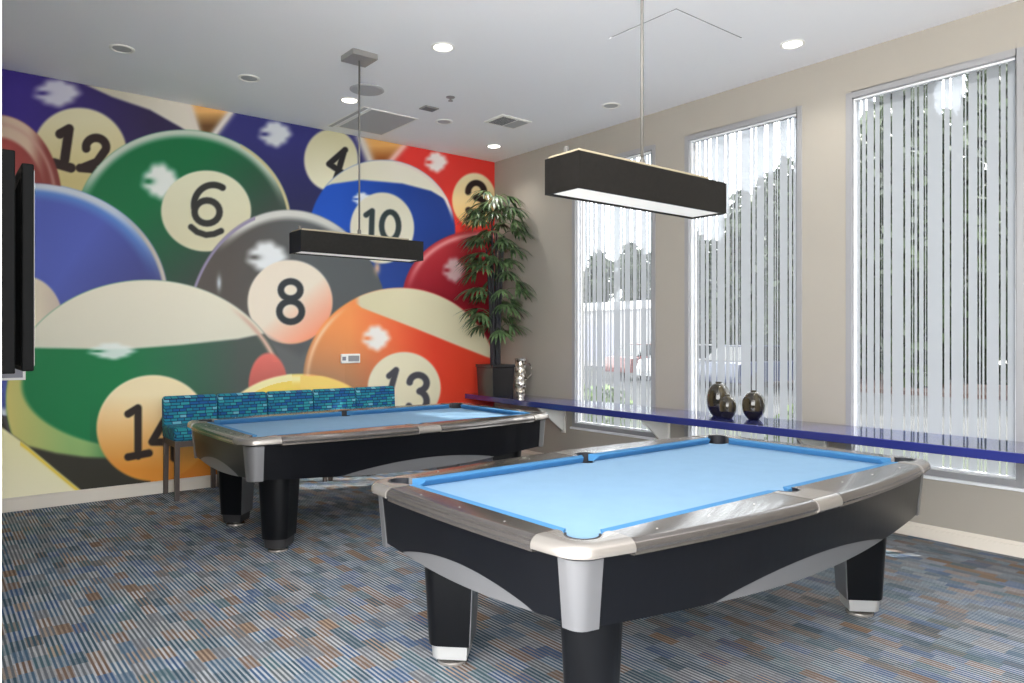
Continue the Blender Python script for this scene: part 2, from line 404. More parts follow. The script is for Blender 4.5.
# ================================================================== THE MURAL (a printed picture of pool balls)
def build_mural():
    z0 = .115
    nx, nz = 660, 430
    xs = np.linspace(XL, -.001, nx); zs = np.linspace(z0, H - .001, nz)
    gx, gz = np.meshgrid(xs, zs)
    dx = gx - CAM.x; dy = -CAM.y
    r = dx * AX[0] + dy * AY[0]; fwd = dx * AX[1] + dy * AY[1]
    U = PX + FPX * r / fwd; V = HY + FPX * (CAM.z - gz) / fwd      # print coordinates of the artwork
    img = np.zeros(U.shape + (3,)); img[:] = (74, 70, 72)
    def sm(a, b, t): t = np.clip((t - a) / (b - a + 1e-9), 0, 1); return t * t * (3 - 2 * t)
    def ell(cx, cy, rx, ry, rot=0):
        c, s = math.cos(rot), math.sin(rot); X, Y = U - cx, V - cy
        return np.sqrt(((X * c + Y * s) / rx) ** 2 + ((-X * s + Y * c) / ry) ** 2)
    def emask(cx, cy, rx, ry, soft=1.3, rot=0):
        q = ell(cx, cy, rx, ry, rot); return 1 - sm(-soft, soft, (q - 1) * min(rx, ry))
    def over(mask, col):
        nonlocal img
        col = np.asarray(col, float); img = img * (1 - mask[..., None]) + col * mask[..., None]
    def grad(c0, c1, t): t = np.clip(t, 0, 1)[..., None]; return np.asarray(c0, float) * (1 - t) + np.asarray(c1, float) * t
    def line(pts):      # height V of a polyline at every U
        p = np.array(pts, float); return np.interp(U, p[:, 0], p[:, 1])
    def below(pts, soft=1.5): return sm(-soft, soft, V - line(pts))
    def above(pts, soft=1.5): return 1 - below(pts, soft)
    def box(u0, u1, v0=-99, v1=999): return ((U >= u0) & (U <= u1) & (V >= v0) & (V <= v1)).astype(float)
    def strokes(paths, w, col, soft=1.1):
        d = np.full(U.shape, 1e9)
        for path in paths:
            for (x0, y0), (x1, y1) in zip(path, path[1:]):
                ex, ey = x1 - x0, y1 - y0; t = np.clip(((U - x0) * ex + (V - y0) * ey) / (ex * ex + ey * ey + 1e-9), 0, 1)
                d = np.minimum(d, np.hypot(U - x0 - t * ex, V - y0 - t * ey))
        over(1 - sm(w / 2 - soft, w / 2 + soft, d), col)
    def arc(cx, cy, rx, ry, a0, a1, n=24):
        return [(cx + rx * math.cos(math.radians(a0 + (a1 - a0) * i / n)), cy + ry * math.sin(math.radians(a0 + (a1 - a0) * i / n))) for i in range(n + 1)]
    def flare(cx, cy, rx, ry, col=(244, 244, 240), a=.95):   # the soft studio-light reflection printed on each ball
        X, Y = (U - cx) / rx, (V - cy) / ry; q = np.hypot(X, Y); th = np.arctan2(Y, X)
        edge = .98 + .035 * np.sin(9 * th + 1) + .05 * np.sin(4 * th + 2)
        m = 1 - sm(edge - .4, edge + .16, q)
        notch = np.exp(-(((X + .62) / .3) ** 2 + ((Y - .02) / .17) ** 2))
        over(np.clip(m * (1 - .95 * notch), 0, 1) * a, col)
    cream = (224, 214, 180)
    # --- the 12 ball, top left
    over(box(-60, 240, 0, 240), grad((62, 46, 138), (52, 42, 78), (U - 20) / 130))
    up = [(-60, 40), (60, 72), (88, 86), (112, 97), (150, 110), (180, 127), (200, 140)]
    over(above(up, 2.0) * box(60, 215), grad((196, 190, 170), (226, 218, 204), (U - 100) / 90))
    over(box(170, 260, 60, 140) * below([(170, 160), (186, 102), (198, 130), (206, 150), (260, 150)], 3) * 0, (0, 0, 0))
    orange = sm(-3, 3, U - line([(0, 0)]) * 0 - (187 + np.clip((V - 100) * .32, 0, 14))) * box(170, 245, 60, 140)
    over(orange, grad((232, 180, 112), (108, 74, 42), (V - 112) / 14))
    over(np.exp(-((U - (187 + (V - 100) * .32)) / 4.5) ** 2) * box(170, 245, 60, 140), (226, 216, 204))
    flare(57, 93, 24, 15, (214, 214, 224))
    over(emask(80, 152, 47, 44, 1.8, .25), grad((224, 216, 178), (206, 190, 132), (V - 120) / 60))
    strokes([[(60, 134), (69, 129), (64, 164)], [(54, 163), (71, 168)]], 9.5, (50, 36, 34))
    strokes([arc(96, 147, 10, 9, 170, 380) + [(97, 162), (82, 168)], [(80, 168), (92, 169), (102, 174)]], 8.5, (50, 36, 34))
    # --- the 4 ball
    over(sm(-4, 4, U - (232 - (V - 112) * .75)) * box(205, 385, 90, 270), grad((54, 54, 118), (36, 38, 66), (V - 140) / 110))
    over(np.exp(-((U - (231 - (V - 112) * .75)) / 5) ** 2) * box(205, 245, 90, 142), (226, 220, 214))
    flare(275, 134, 17, 14, (220, 224, 224))
    over(emask(331, 160, 27, 31, 1.6), grad((206, 200, 160), (232, 228, 200), (V - 130) / 50))
    strokes([[(345, 150), (329, 164), (341, 172)], [(344, 151), (338, 172), (336, 178)]], 6, (40, 38, 40))
    rim = 360 + np.clip((V - 137) * .42, 0, 30)
    over(sm(-2, 2, U - rim) * box(340, 420, 100, 215), grad((226, 170, 100), (160, 92, 42), (V - 146) / 12))
    over(np.exp(-((U - rim) / 5) ** 2) * box(340, 400, 100, 215), (214, 206, 196))
    # --- red ball top right
    rl = 404 - np.clip((V - 146) * .9, -20, 200)
    over(sm(-2, 2, U - rl) * box(370, 500, 120, 300), grad((232, 62, 56), (214, 56, 48), (U - 400) / 90))
    over(np.exp(-((U - rl) / 4.5) ** 2) * box(380, 415, 120, 175), (240, 190, 176))
    flare(436, 162, 12, 11)
    over(emask(474, 200, 22, 27), grad((232, 218, 176), (226, 180, 110), (V - 176) / 55))
    strokes([arc(476, 192, 8, 9, 180, 360), arc(476, 206, 9, 8, -90, 150)], 6, (44, 34, 34))
    # --- the 6 ball
    q = ell(183, 225, 108, 95); m6 = emask(183, 225, 108, 95)
    over(m6, grad((22, 112, 66), (62, 76, 68), (U - 150) / 130 + (V - 200) / 120))
    over(m6 * sm(.885, .975, q) * sm(15, -35, V - 200) * .95, (206, 214, 200))
    over(m6 * sm(.962, .985, q) * (U > 240), (206, 196, 150))
    flare(160, 181, 19, 19)
    over(emask(206, 211, 45, 40.5), grad((228, 226, 196), (214, 208, 176), (V - 180) / 60))
    strokes([arc(207, 212, 12.5, 11.5, 0, 360), [(194.5, 211)] + arc(213, 205, 19, 20, 165, 300)], 6.5, (54, 54, 52))
    strokes([[(191, 227), (197, 232), (206, 235), (214, 234), (221, 231)]], 6, (54, 54, 52))
    # --- 10 ball
    q = ell(382, 232, 73, 72); m10 = emask(382, 232, 73, 72)
    band = [(300, 195), (332, 184), (361, 180), (402, 183.5), (431, 191), (443, 198), (470, 215)]
    over(m10, grad((36, 88, 196), (34, 62, 138), (U - 340) / 100))
    over(m10 * sm(20, 60, V - 200) * .5, (40, 60, 120))
    over(m10 * above(band), grad((226, 222, 196), (236, 232, 214), (U - 340) / 60))
    over(m10 * sm(.94, .985, q) * sm(-5, 5, U - 395) * sm(14, -10, V - 212), (236, 220, 210))
    flare(362, 199, 10, 7, (240, 244, 246))
    over(emask(382, 228, 32, 35.5), (230, 226, 204))
    strokes([[(366, 215), (372, 211), (371, 243)]], 5.5, (52, 64, 66))
    strokes([arc(390, 226, 8.5, 14, 0, 360)], 5.5, (52, 64, 66))
    # --- maroon ball right
    q = ell(480, 300, 78, 70); mm = emask(480, 300, 78, 70)
    over(mm, grad((186, 52, 60), (148, 26, 42), (V - 250) / 50))
    over(mm * np.exp(-((q - .93) / .035) ** 2) * sm(300, 250, V), (226, 140, 140))
    flare(454, 270, 12, 13, (226, 196, 196))
    # --- 8 ball
    q = ell(288, 335, 102, 125); m8 = emask(288, 335, 102, 125)
    over(m8, grad((92, 86, 82), (92, 96, 98), (U - 230) / 80))
    over(m8 * sm(.9, .965, q) * sm(255, 222, V), (212, 212, 206))
    over(m8 * sm(.965, .985, q) * (U < 255), (150, 140, 170))
    over(np.exp(-((U - 219) / 2.2) ** 2 - ((V - 283) / 7) ** 2) * .8, (214, 224, 232))
    over(np.exp(-((U - 377) / 3) ** 2 - ((V - 268) / 6) ** 2) * .9, (226, 180, 140))
    flare(267, 257, 21, 17, (236, 240, 242))
    over(emask(290, 302, 42.5, 42), grad((236, 224, 206), (246, 160, 128), (U - 280) / 60 + (V - 312) / 50))
    strokes([arc(290.5, 290, 9.8, 8.6, 0, 360), arc(290.5, 311.5, 11.3, 10.3, 0, 360)], 6.6, (58, 62, 66))
    # --- lower middle ground, pink ball and yellow ball
    over(below([(150, 330), (210, 335), (262, 335), (300, 356), (330, 340)], 6) * box(150, 345, 300, 520), grad((70, 98, 84), (104, 106, 106), (U - 200) / 60))
    my = emask(300, 440, 85, 66); qy = ell(300, 440, 85, 66)
    over(my, grad((246, 216, 106), (246, 196, 120), (U - 290) / 60))
    over(my * np.exp(-((qy - .93) / .06) ** 2) * .8, (250, 240, 186))
    # --- 13 ball
    q = ell(400, 380, 97, 92); m13 = emask(400, 380, 97, 92) * sm(-1, 1, ell(300, 440, 85, 66) - 1.0)
    over(m13, grad((250, 156, 92), (236, 72, 48), (U - 350) / 85))
    over(m13 * sm(470, 492, U) * sm(350, 395, V) * .5, (160, 30, 40))
    b13 = [(300, 272), (355, 303), (362, 308), (414, 328), (460, 346.5), (484, 356), (500, 362)]
    over(m13 * above(b13) * sm(-4, 4, U - 357), grad((222, 214, 178), (232, 224, 190), (U - 380) / 60))
    over(m13 * np.exp(-((q - .955) / .022) ** 2) * sm(352, 320, U) * .7, (252, 226, 190))
    flare(376, 338, 14.5, 13.5)
    over(emask(404, 388, 36.5, 36), (234, 226, 196))
    strokes([[(389, 376), (396, 370), (390, 392)]], 6, (76, 76, 84))
    strokes([arc(418, 383, 8.5, 8, 185, 435), arc(417, 401, 9.5, 10, -75, 150)], 6.5, (76, 76, 84))
    over(box(300, 352, 376, 470) * emask(300, 440, 85, 66), (248, 214, 120))
    # --- blue ball left
    q = ell(28, 300, 140, 117); mb = emask(28, 300, 140, 117)
    over(mb, grad((86, 100, 186), (70, 74, 132), (U - 80) / 90 + (V - 250) / 120))
    over(mb * sm(.84, .93, q) * .75 * sm(290, 230, V), (96, 146, 214))
    over(mb * sm(.915, .97, q) * sm(170, 100, U), (206, 214, 226))
    over(mb * sm(.955, .985, q) * sm(110, 150, U), (200, 190, 176))
    over(emask(24, 322, 39, 46), grad((226, 214, 190), (206, 190, 176), (U - 36) / 24))
    # --- red ball far left with a cream stripe
    q = ell(-4, 203, 66, 88); mr = emask(-4, 203, 66, 88) * (1 - mb)
    over(mr, grad((170, 76, 72), (128, 62, 56), (U - 10) / 50))
    over(mr * sm(.72, .78, q) * sm(42, 20, U - 6), (216, 190, 166))
    over(mr * np.exp(-((q - .9) / .03) ** 2) * .6, (204, 160, 146))
    # --- 14 ball
    q = ell(147, 400, 141, 120); m14 = emask(147, 400, 141, 120)
    top = [(-20, 346), (36, 348), (92, 349), (130, 349), (180, 345), (238, 339), (262, 334), (300, 326)]
    over(m14, grad((24, 122, 72), (84, 92, 88), (U - 120) / 120))
    over(m14 * sm(60, 140, V - 330) * box(90, 260) * .35, (40, 60, 54))
    over(m14 * above(top, 1.8), grad((232, 226, 206), (222, 218, 200), (V - 290) / 50))
    over(np.exp(-((ell(147, 400, 141, 120) - .965) / .018) ** 2) * sm(225, 255, U) * (V < 362), (214, 180, 160))
    over(emask(268, 386, 19.5, 33) * sm(-1, 1, ell(300, 440, 85, 66) - 1.0 + .5), grad((232, 124, 112), (200, 84, 78), (V - 350) / 70))
    over(emask(300, 440, 85, 66) * (U < 292) * sm(-1, 1, V - 360), grad((250, 238, 180), (246, 216, 106), (ell(300, 440, 85, 66) < .9) * 1.0))
    inner = ell(150, 385, 128, 64); cres = m14 * sm(.97, 1.03, inner) * sm(130, 80, U) * sm(352, 372, V)
    over(cres, grad((206, 196, 118), (150, 186, 116), (U - 10) / 60))
    flare(112, 351, 24, 9, (236, 244, 240), .9)
    dark = [(-60, 380), (0, 412), (8, 432), (28, 446), (56, 453), (84, 457), (110, 458), (150, 470), (300, 480)]
    over(below(dark, 2.5) * box(-60, 235, 380, 560), (56, 54, 46))
    over(sm(-20, 14, U - 112 + (440 - V) * .9) * box(60, 160, 400, 510) * sm(425, 460, V) * .7, (50, 48, 44))
    wedge = [(-60, 392), (1.4, 427), (28, 446.6), (56, 470), (78, 488), (110, 514)]
    over(below(wedge, 1.2) * box(-60, 125, 380, 560), grad((240, 234, 186), (246, 240, 206), (V - 440) / 50))
    over(np.exp(-((V - line(wedge) - 2.5) / 2.2) ** 2) * box(20, 110), (234, 206, 70))
    over(box(150, 255, 430, 520) * sm(-6, 6, V - 436), grad((230, 160, 60), (216, 128, 46), (V - 440) / 40))
    over(emask(153, 428, 56.5, 53), grad((246, 228, 186), (226, 148, 56), (V - 395) / 75))
    strokes([[(128, 414), (138, 408), (138, 456)], [(128, 457), (149, 453)]], 7.5, (48, 38, 34))
    strokes([[(174, 458), (174, 404), (152, 442), (182, 442)]], 7.5, (48, 38, 34))
    img2 = np.clip(img, 0, 255) / 255.0
    lin = 1.06 * np.where(img2 <= .04045, img2 / 12.92, ((img2 + .055) / 1.055) ** 2.4)
    me = bpy.data.meshes.new('mural'); nv = nx * nz
    co = np.empty((nv, 3)); co[:, 0] = gx.ravel(); co[:, 1] = -.003; co[:, 2] = gz.ravel()
    j, i = np.meshgrid(np.arange(nz - 1), np.arange(nx - 1), indexing='ij')
    a = (j * nx + i).ravel(); quads = np.stack([a, a + 1, a + nx + 1, a + nx], 1)
    me.vertices.add(nv); me.vertices.foreach_set('co', co.ravel())
    nq = len(quads); me.loops.add(nq * 4); me.polygons.add(nq)
    me.loops.foreach_set('vertex_index', quads.ravel().astype(np.int32))
    me.polygons.foreach_set('loop_start', np.arange(0, nq * 4, 4, dtype=np.int32))
    me.update(calc_edges=True)
    at = me.color_attributes.new('print', 'FLOAT_COLOR', 'POINT')
    rgba = np.ones((nv, 4), np.float32); rgba[:, :3] = lin.reshape(-1, 3)
    at.data.foreach_set('color', rgba.ravel())
    m = bpy.data.materials.new('mural_print'); m.use_nodes = True
    nt = m.node_tree; b = nt.nodes['Principled BSDF']; b.inputs['Roughness'].default_value = .55; b.inputs['Specular IOR Level'].default_value = .25
    vc = nt.nodes.new('ShaderNodeVertexColor'); vc.layer_name = 'print'
    nt.links.new(vc.outputs['Color'], b.inputs['Base Color'])
    me.materials.append(m)
    o = bpy.data.objects.new('mural', me); C.objects.link(o)
    return tag(o, 'giant printed wall mural of numbered pool balls covering the back wall', 'mural')
build_mural()

# ================================================================== POOL TABLES
PA, PB = 1.125, .54              # half the playing field, cushion nose to cushion nose
ZB, ZR = .752, .790              # cloth bed and rail top
def vout(u): return .785 - .073 * u * u
def uout(v): return 1.297 - .055 * v * v
INN = .047
def rail_sec(inner, outer, nrm, lift=0.0, r=.03, zb=.735, groove=True):
    ix, iy = inner; ox, oy = outer; nx_, ny_ = nrm
    z = ZR + lift; sec = [(ix, iy, z)]
    for k in range(6):
        t = k / 5 * PI / 2
        sec.append((ox - nx_ * r * (1 - math.sin(t)), oy - ny_ * r * (1 - math.sin(t)), z - r * (1 - math.cos(t))))
    if not groove:
        return sec + [(ox - nx_ * .001, oy - ny_ * .001, z - r - .01), (ox - nx_ * .008, oy - ny_ * .008, zb), (ix, iy, zb)]
    sec.append((ox - nx_ * .002, oy - ny_ * .002, z - r - .008)); sec.append((ox - nx_ * .008, oy - ny_ * .008, z - r - .010))
    sec.append((ox - nx_ * .006, oy - ny_ * .006, zb + .004)); sec.append((ox - nx_ * .012, oy - ny_ * .012, zb)); sec.append((ix, iy, zb))
    return sec
CU, CV, SU = PA - .075, PB - .075, .088   # where corner and side castings begin
RC = .095                                 # plan radius of the table corner

def corner_path(n=14):
    # outer plan curve of one corner casting (+u, +v), from the long side round to the short side
    us, vs = CU + .005, CV + .005
    pts = []
    A_, B_ = uout(.62), vout(1.2)
    cu, cv = A_ - RC, B_ - RC
    def at(t):
        if t < .3:
            u = us + (cu - us) * (t / .3); v = vout(u) + (B_ - vout(cu)) * (t / .3) ** 2; return (u, v), (0, 1)
        if t > .7:
            k = (1 - t) / .3; v = vs + (cv - vs) * k; u = uout(v) + (A_ - uout(cv)) * k ** 2; return (u, v), (1, 0)
        a = PI / 2 * (1 - (t - .3) / .4); return (cu + RC * math.cos(a), cv + RC * math.sin(a)), (math.cos(a), math.sin(a))
    return [at(i / (n - 1)) for i in range(n)]

def make_table(loc, label):
    t = thing('pool_table', label, 'pool table', loc, 0, 'pool tables')
    # cloth bed with notches for the pockets
    poly = []; r = .058
    e = .03
    def notch_corner(su, sv):
        cx, cy = su * (PA + .024), sv * (PB + .024)
        base = math.degrees(math.atan2(-sv, -su))
        arc = [(cx + r * math.cos(math.radians(base + d)), cy + r * math.sin(math.radians(base + d))) for d in range(-80, 81, 20)]
        return arc
    X0, Y0 = PA + e, PB + e
    def side(sv): return [(r * .95 * math.cos(math.radians(a)), sv * (PB + .05) - sv * r * math.sin(math.radians(a))) for a in range(180, -1, -20)]
    c1 = notch_corner(-1, -1); c2 = notch_corner(1, -1); c3 = notch_corner(1, 1); c4 = notch_corner(-1, 1)
    # order so that the outline runs counter clockwise
    poly = c1[::-1] + side(-1) + c2[::-1] + c3[::-1] + side(1)[::-1] + c4[::-1]
    MB().prism(poly, ZB - .03, ZB).build('bed_cloth', M['cloth'], t)
    # cabinet core below the bed
    MB().prism([(-1.10, -.52), (1.10, -.52), (1.10, .52), (-1.10, .52)], .565, ZB - .0305).build('cabinet', M['black'], t)
    # rails, cushions
    def cush(p0, p1, back, dirn):
        # p0, p1: ends at the nose; back: outward unit vector; ends mitred towards the pockets
        bx, by = back; dx_, dy_ = dirn; secs = []
        for (p, s) in ((p0, -1), (p1, 1)):
            nx_, ny_ = p; m_ = .038 * s
            secs.append([(nx_, ny_, ZB + .034), (nx_ + bx * .004, ny_ + by * .004, ZB + .026), (nx_ + bx * .03 + dx_ * m_ * .6, ny_ + by * .03 + dy_ * m_ * .6, ZB + .0005),
                         (nx_ + bx * (INN + .004) + dx_ * m_, ny_ + by * (INN + .004) + dy_ * m_, ZB + .0005), (nx_ + bx * (INN + .004) + dx_ * m_, ny_ + by * (INN + .004) + dy_ * m_, ZR - .001), (nx_ + bx * .008, ny_ + by * .008, ZB + .037)])
        return MB().loft(secs, False)
    for sv in (1, -1):
        for su in (1, -1):
            st = []
            for i in range(9):
                u = SU + (CU - SU) * i / 8; st.append(rail_sec((su * u, sv * (PB + INN)), (su * u, sv * vout(u)), (0, sv)))
            rl = MB().loft(st, True).build('rail', M['rail'], t)
            for f in (.3, .55, .8):
                u = f * PA; sv_ = sv * (PB + .12)
                MB().lathe([(.0042, -.001), (.0042, .0010), (.003, .0014)], 10, (su * u, sv_, ZR)).build('rail_sight', M['sight'], rl)
            cush((su * .062, sv * PB), (su * (PA - .08), sv * PB), (0, sv), (su, 0)).build('cushion', M['cushion'], t)
    for su in (1, -1):
        st = []
        for i in range(9):
            v = -CV + 2 * CV * i / 8; st.append(rail_sec((su * (PA + INN), v), (su * uout(v), v), (su, 0)))
        rl = MB().loft(st, True).build('rail', M['rail'], t)
        for v in (-.27, 0, .27):
            MB().lathe([(.0042, -.001), (.0042, .0010), (.003, .0014)], 10, (su * (PA + .11), v, ZR)).build('rail_sight', M['sight'], rl)
        cush((su * PA, -(PB - .08)), (su * PA, PB - .08), (su, 0), (0, 1)).build('cushion', M['cushion'], t)
    # silver side castings
    for sv in (1, -1):
        inner = [(-SU - .004, PB + INN), (-.056, PB + INN)] + [(.055 * math.cos(math.radians(a)), PB + .055 + .05 * math.sin(math.radians(a))) for a in range(170, 9, -20)] + [(.056, PB + INN), (SU + .004, PB + INN)]
        n = len(inner); st = []
        for k, (iu, iv) in enumerate(inner):
            u = -SU - .004 + (2 * SU + .008) * k / (n - 1)
            st.append(rail_sec((iu, sv * iv), (u, sv * (vout(u) + .003)), (0, sv), .002, .034, .742, False))
        MB().loft(st, True).build('side_casting', M['silver'], t)
        # pocket liner
        lin = MB(); secs = []
        for a in range(190, -11, -20):
            ca, sa = math.cos(math.radians(a)), math.sin(math.radians(a))
            secs.append([(ca * .056, sv * (PB + .055 + sa * .051), .64), (ca * .056, sv * (PB + .055 + sa * .051), ZR + .003), (ca * .049, sv * (PB + .055 + sa * .044), ZR + .003), (ca * .049, sv * (PB + .055 + sa * .044), .64)])
        lin.loft(secs, True); lin.lathe([(.05, -.004), (.05, 0)], 16, (0, sv * (PB + .055), .64))
        lin.build('pocket', M['pocket'], t)
    cp = corner_path()
    for su in (1, -1):
        for sv in (1, -1):
            cx, cy = PA + .026, PB + .026; rr = .06
            inner = [(CU, PB + INN), (PA - .05, PB + INN)] + [(cx + rr * math.cos(math.radians(a)), cy + rr * math.sin(math.radians(a))) for a in np.linspace(140, -50, 10)] + [(PA + INN, PB - .05), (PA + INN, CV)]
            st = [rail_sec((su * i_[0], sv * i_[1]), (su * (o_[0] + n_[0] * .004), sv * (o_[1] + n_[1] * .004)), (su * n_[0], sv * n_[1]), .003, .032, .748, False) for i_, (o_, n_) in zip(inner, cp)]
            MB().loft(st, True).build('corner_casting', M['silver'], t)
            secs = []
            for a in np.linspace(150, -60, 13):
                ca, sa = math.cos(math.radians(a)), math.sin(math.radians(a))
                secs.append([(su * (cx + ca * r_), sv * (cy + sa * r_), z_) for r_, z_ in ((.061, .62), (.061, ZR + .004), (.053, ZR + .004), (.053, .62))])
            pk = MB().loft(secs, True); pk.lathe([(.056, -.004), (.056, 0)], 16, (su * cx, sv * cy, .62)); pk.build('pocket', M['pocket'], t)
            # curved silver corner panel
            secs = []
            kk = [k for k in range(len(cp)) if 3 <= k <= len(cp) - 4]
            for k in kk:
                (ou, ov), (nu, nv) = cp[k]
                secs.append([(su * (ou - nu * d_), sv * (ov - nv * d_), z_) for d_, z_ in ((.026, .738), (.035, .64), (.046, .514), (.085, .514), (.06, .738))])
            MB().loft(secs, True).build('corner_panel', M['silverpanel'], t)
    # aprons, black with a silver panel filling the arch
    UE, VE = cp[3][0][0], cp[len(cp) - 4][0][1]
    def interp(x, tab): return float(np.interp(x, [a for a, _ in tab], [b for _, b in tab]))
    def apron(fo, half, arch_half, ze, za, apex, zs, place):
        n = 41; black = []; silver = []
        for i in range(n):
            s_ = -half + 2 * half * i / (n - 1); a_ = abs(s_)
            o_ = fo(s_)
            if a_ >= arch_half: zb_ = za + (ze - za) * (a_ - arch_half) / (half - arch_half)
            else: zb_ = za + (apex - za) * math.cos(a_ / arch_half * PI / 2) ** .8
            def off(z): return .029 + .022 * (.74 - z) / .2
            black.append([place(s_, o_ - off(.74), .74), place(s_, o_ - off(zb_), zb_), place(s_, o_ - off(zb_) - .03, zb_), place(s_, o_ - off(.74) - .03, .74)])
        for i in range(31):
            s_ = -arch_half + 2 * arch_half * i / 30; k_ = s_ / arch_half; o_ = fo(s_)
            zt_ = za + (apex - za) * math.cos(k_ * PI / 2) ** .8 + .004; zl = za - .002 + (zs - za) * (1 - k_ * k_)
            def off(z): return .029 + .022 * (.74 - z) / .2
            silver.append([place(s_, o_ - off(zt_) - .004, zt_), place(s_, o_ - off(zl) - .004, zl), place(s_, o_ - off(zl) - .03, zl), place(s_, o_ - off(zt_) - .03, zt_)])
        a = MB().loft(black, False).build('apron', M['black'], t, sharp=60)
        MB().loft(silver, True).build('arch_panel', M['silverpanel'], a)
    for sv in (1, -1):
        apron(vout, UE, .64, .520, .495, .560, .476, lambda s_, o_, z: (s_, sv * o_, z))
    for su in (1, -1):
        apron(uout, VE, .42, .532, .524, .588, .506, lambda s_, o_, z: (su * o_, s_, z))
    # legs stand diagonally, outer face rounded, silver plate inside
    for su in (1, -1):
        for sv in (1, -1):
            cx, cy = su * .975, sv * .43; a0 = math.atan2(sv, su)
            def W(l, w, z): return (cx + l * math.cos(a0) - w * math.sin(a0), cy + l * math.sin(a0) + w * math.cos(a0), z)
            def sec(z, h):
                p = [(-h, -h), (h * .55, -h)] + [(h * (.55 + .62 * math.cos(math.radians(b_))), h * math.sin(math.radians(b_))) for b_ in range(-75, 76, 15)] + [(h * .55, h), (-h, h)]
                return [W(l, w, z) for l, w in p]
            lg = MB().loft([sec(.575, .112), sec(.095, .088)], True).build('leg', M['blackleg'], t, sharp=30)
            hs = [(.575, .112), (.095, .088)]
            pl = MB().loft([[W(-h - .004, -h * .985, z), W(-h - .004, h * .985, z), W(-h + .004, h * .985, z), W(-h + .004, -h * .985, z)] for z, h in hs], False)
            pl.build('inner_plate', M['silverpanel'], lg)
            MB().loft([sec(.095, .079), sec(.034, .074)], True).build('foot', M['chrome'], lg, sharp=30)
            MB().lathe([(.066, 0), (.068, .006), (.066, .014), (.02, .018), (.02, .036)], 28, (cx, cy, 0)).build('leveler', M['silver'], lg)
    return t
T1 = make_table((-2.71, -2.0, 0), 'far blue clothed pool table in front of the teal chairs')
T2 = dup(T1, (-2.740, -4.975, 0), 'nearest blue clothed pool table in the foreground by the right windows')
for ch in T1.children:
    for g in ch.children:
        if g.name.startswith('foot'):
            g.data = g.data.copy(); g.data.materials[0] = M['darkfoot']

# ================================================================== PENDANTS
def make_pendant(loc, label):
    t = thing('pendant_light', label, 'pendant light', loc, 0, 'long pendant lights over the pool tables')
    L2, W2, z0, z1, th = .515, .105, 2.043, 2.198, .012
    s = MB()
    s.box(-L2, -W2, z0, L2, -W2 + th, z1).box(-L2, W2 - th, z0, L2, W2, z1).box(-L2, -W2 + th, z0, -L2 + th, W2 - th, z1).box(L2 - th, -W2 + th, z0, L2, W2 - th, z1).box(-L2 + th, -W2 + th, z1 - .012, L2 - th, W2 - th, z1)
    s.build('shade', M['pend'], t)
    MB().box(-L2 + th, -W2 + th, z0 + .008, L2 - th, W2 - th, z0 + .014).build('diffuser', M['diffuser'], t)
    MB().box(-L2 + .012, -.096, z1, L2 - .13, .096, z1 + .013).build('top_plate', M['pendtop'], t, bevel=.002)
    MB().box(-L2 + .03, -.0, z1 + .02, -L2 + .048, .02, z1 + .045).build('end_clip', M['rodsteel'], t, bevel=.002)
    MB().tube([(0, 0, z1 + .012), (0, 0, H - .04)], .0075, 10).build('rod', M['rodsteel'], t)
    MB().lathe([(.014, 0), (.014, .03), (.008, .045)], 14, (0, 0, z1 + .02)).build('coupling', M['rodsteel'], t)
    MB().box(-.105, -.105, H - .045, .105, .105, H).build('canopy', M['steel'], t, bevel=.004)
    return t
P1 = make_pendant((-2.91, -2.08, 0), 'far dark box pendant light hanging before the mural')
P2 = dup(P1, (-2.905, -4.93, 0), 'nearest dark box pendant light hanging before the windows')

# ================================================================== COUNTER SHELF
ct = thing('counter_shelf', 'long glossy blue counter shelf running under the windows', 'shelf', (0, 0, 0))
MB().prism([(-.008, -.006), (-.455, -.006), (-.54, -1.3), (-.57, -2.6), (-.57, -6.6), (-.008, -6.6)], .69, .75).build('shelf_top', M['shelf'], ct, bevel=.004)
for y in (-1.27, -2.72, -4.27, -5.85):
    b = MB()
    v = [(-.012, .69), (-.40, .69), (-.40, .675), (-.012, .385)]
    b.add([(x, y - .012, z) for x, z in v] + [(x, y + .012, z) for x, z in v], [(0, 1, 2, 3), (7, 6, 5, 4), (0, 4, 5, 1), (1, 5, 6, 2), (2, 6, 7, 3), (3, 7, 4, 0)])
    b.box(-.012, y - .03, .37, -.001, y + .03, .69)
    b.build('shelf_bracket', M['white'], ct)

# ================================================================== THINGS ON THE SHELF
ZS = .75
def vase(name, x, y, w, h, label):
    r = w / 2
    prof = [(r * .46, 0), (r * .50, .012 * h), (r * .74, .12 * h), (r * .93, .27 * h), (r * .99, .42 * h), (r, .54 * h), (r * .92, .70 * h), (r * .70, .85 * h), (r * .42, .945 * h), (r * .26, .965 * h), (r * .29, 1.0 * h), (r * .22, 1.0 * h), (r * .18, .95 * h)]
    # smooth the profile
    pr = []
    for i in range(len(prof) - 1):
        pr.append(prof[i]); 
        if 1 <= i < 8:
            p0, p1, p2, p3 = prof[i - 1], prof[i], prof[i + 1], prof[i + 2]
            pr.append(tuple((-p0[k] + 9 * p1[k] + 9 * p2[k] - p3[k]) / 16 for k in range(2)))
    pr.append(prof[-1])
    o = MB().lathe(pr, 40).build('vase', M['vase'], loc=(x, y, ZS), sharp=50)
    return tag(o, label, 'vase', 'egg shaped vases on the blue shelf')
vase('vase', -.215, -3.445, .20, .294, 'tallest of three brown egg shaped vases, at the left')
vase('vase', -.30, -3.595, .142, .195, 'smallest of three brown egg shaped vases, in the middle')
vase('vase', -.20, -3.775, .185, .238, 'medium brown egg shaped vase, rightmost of the three')

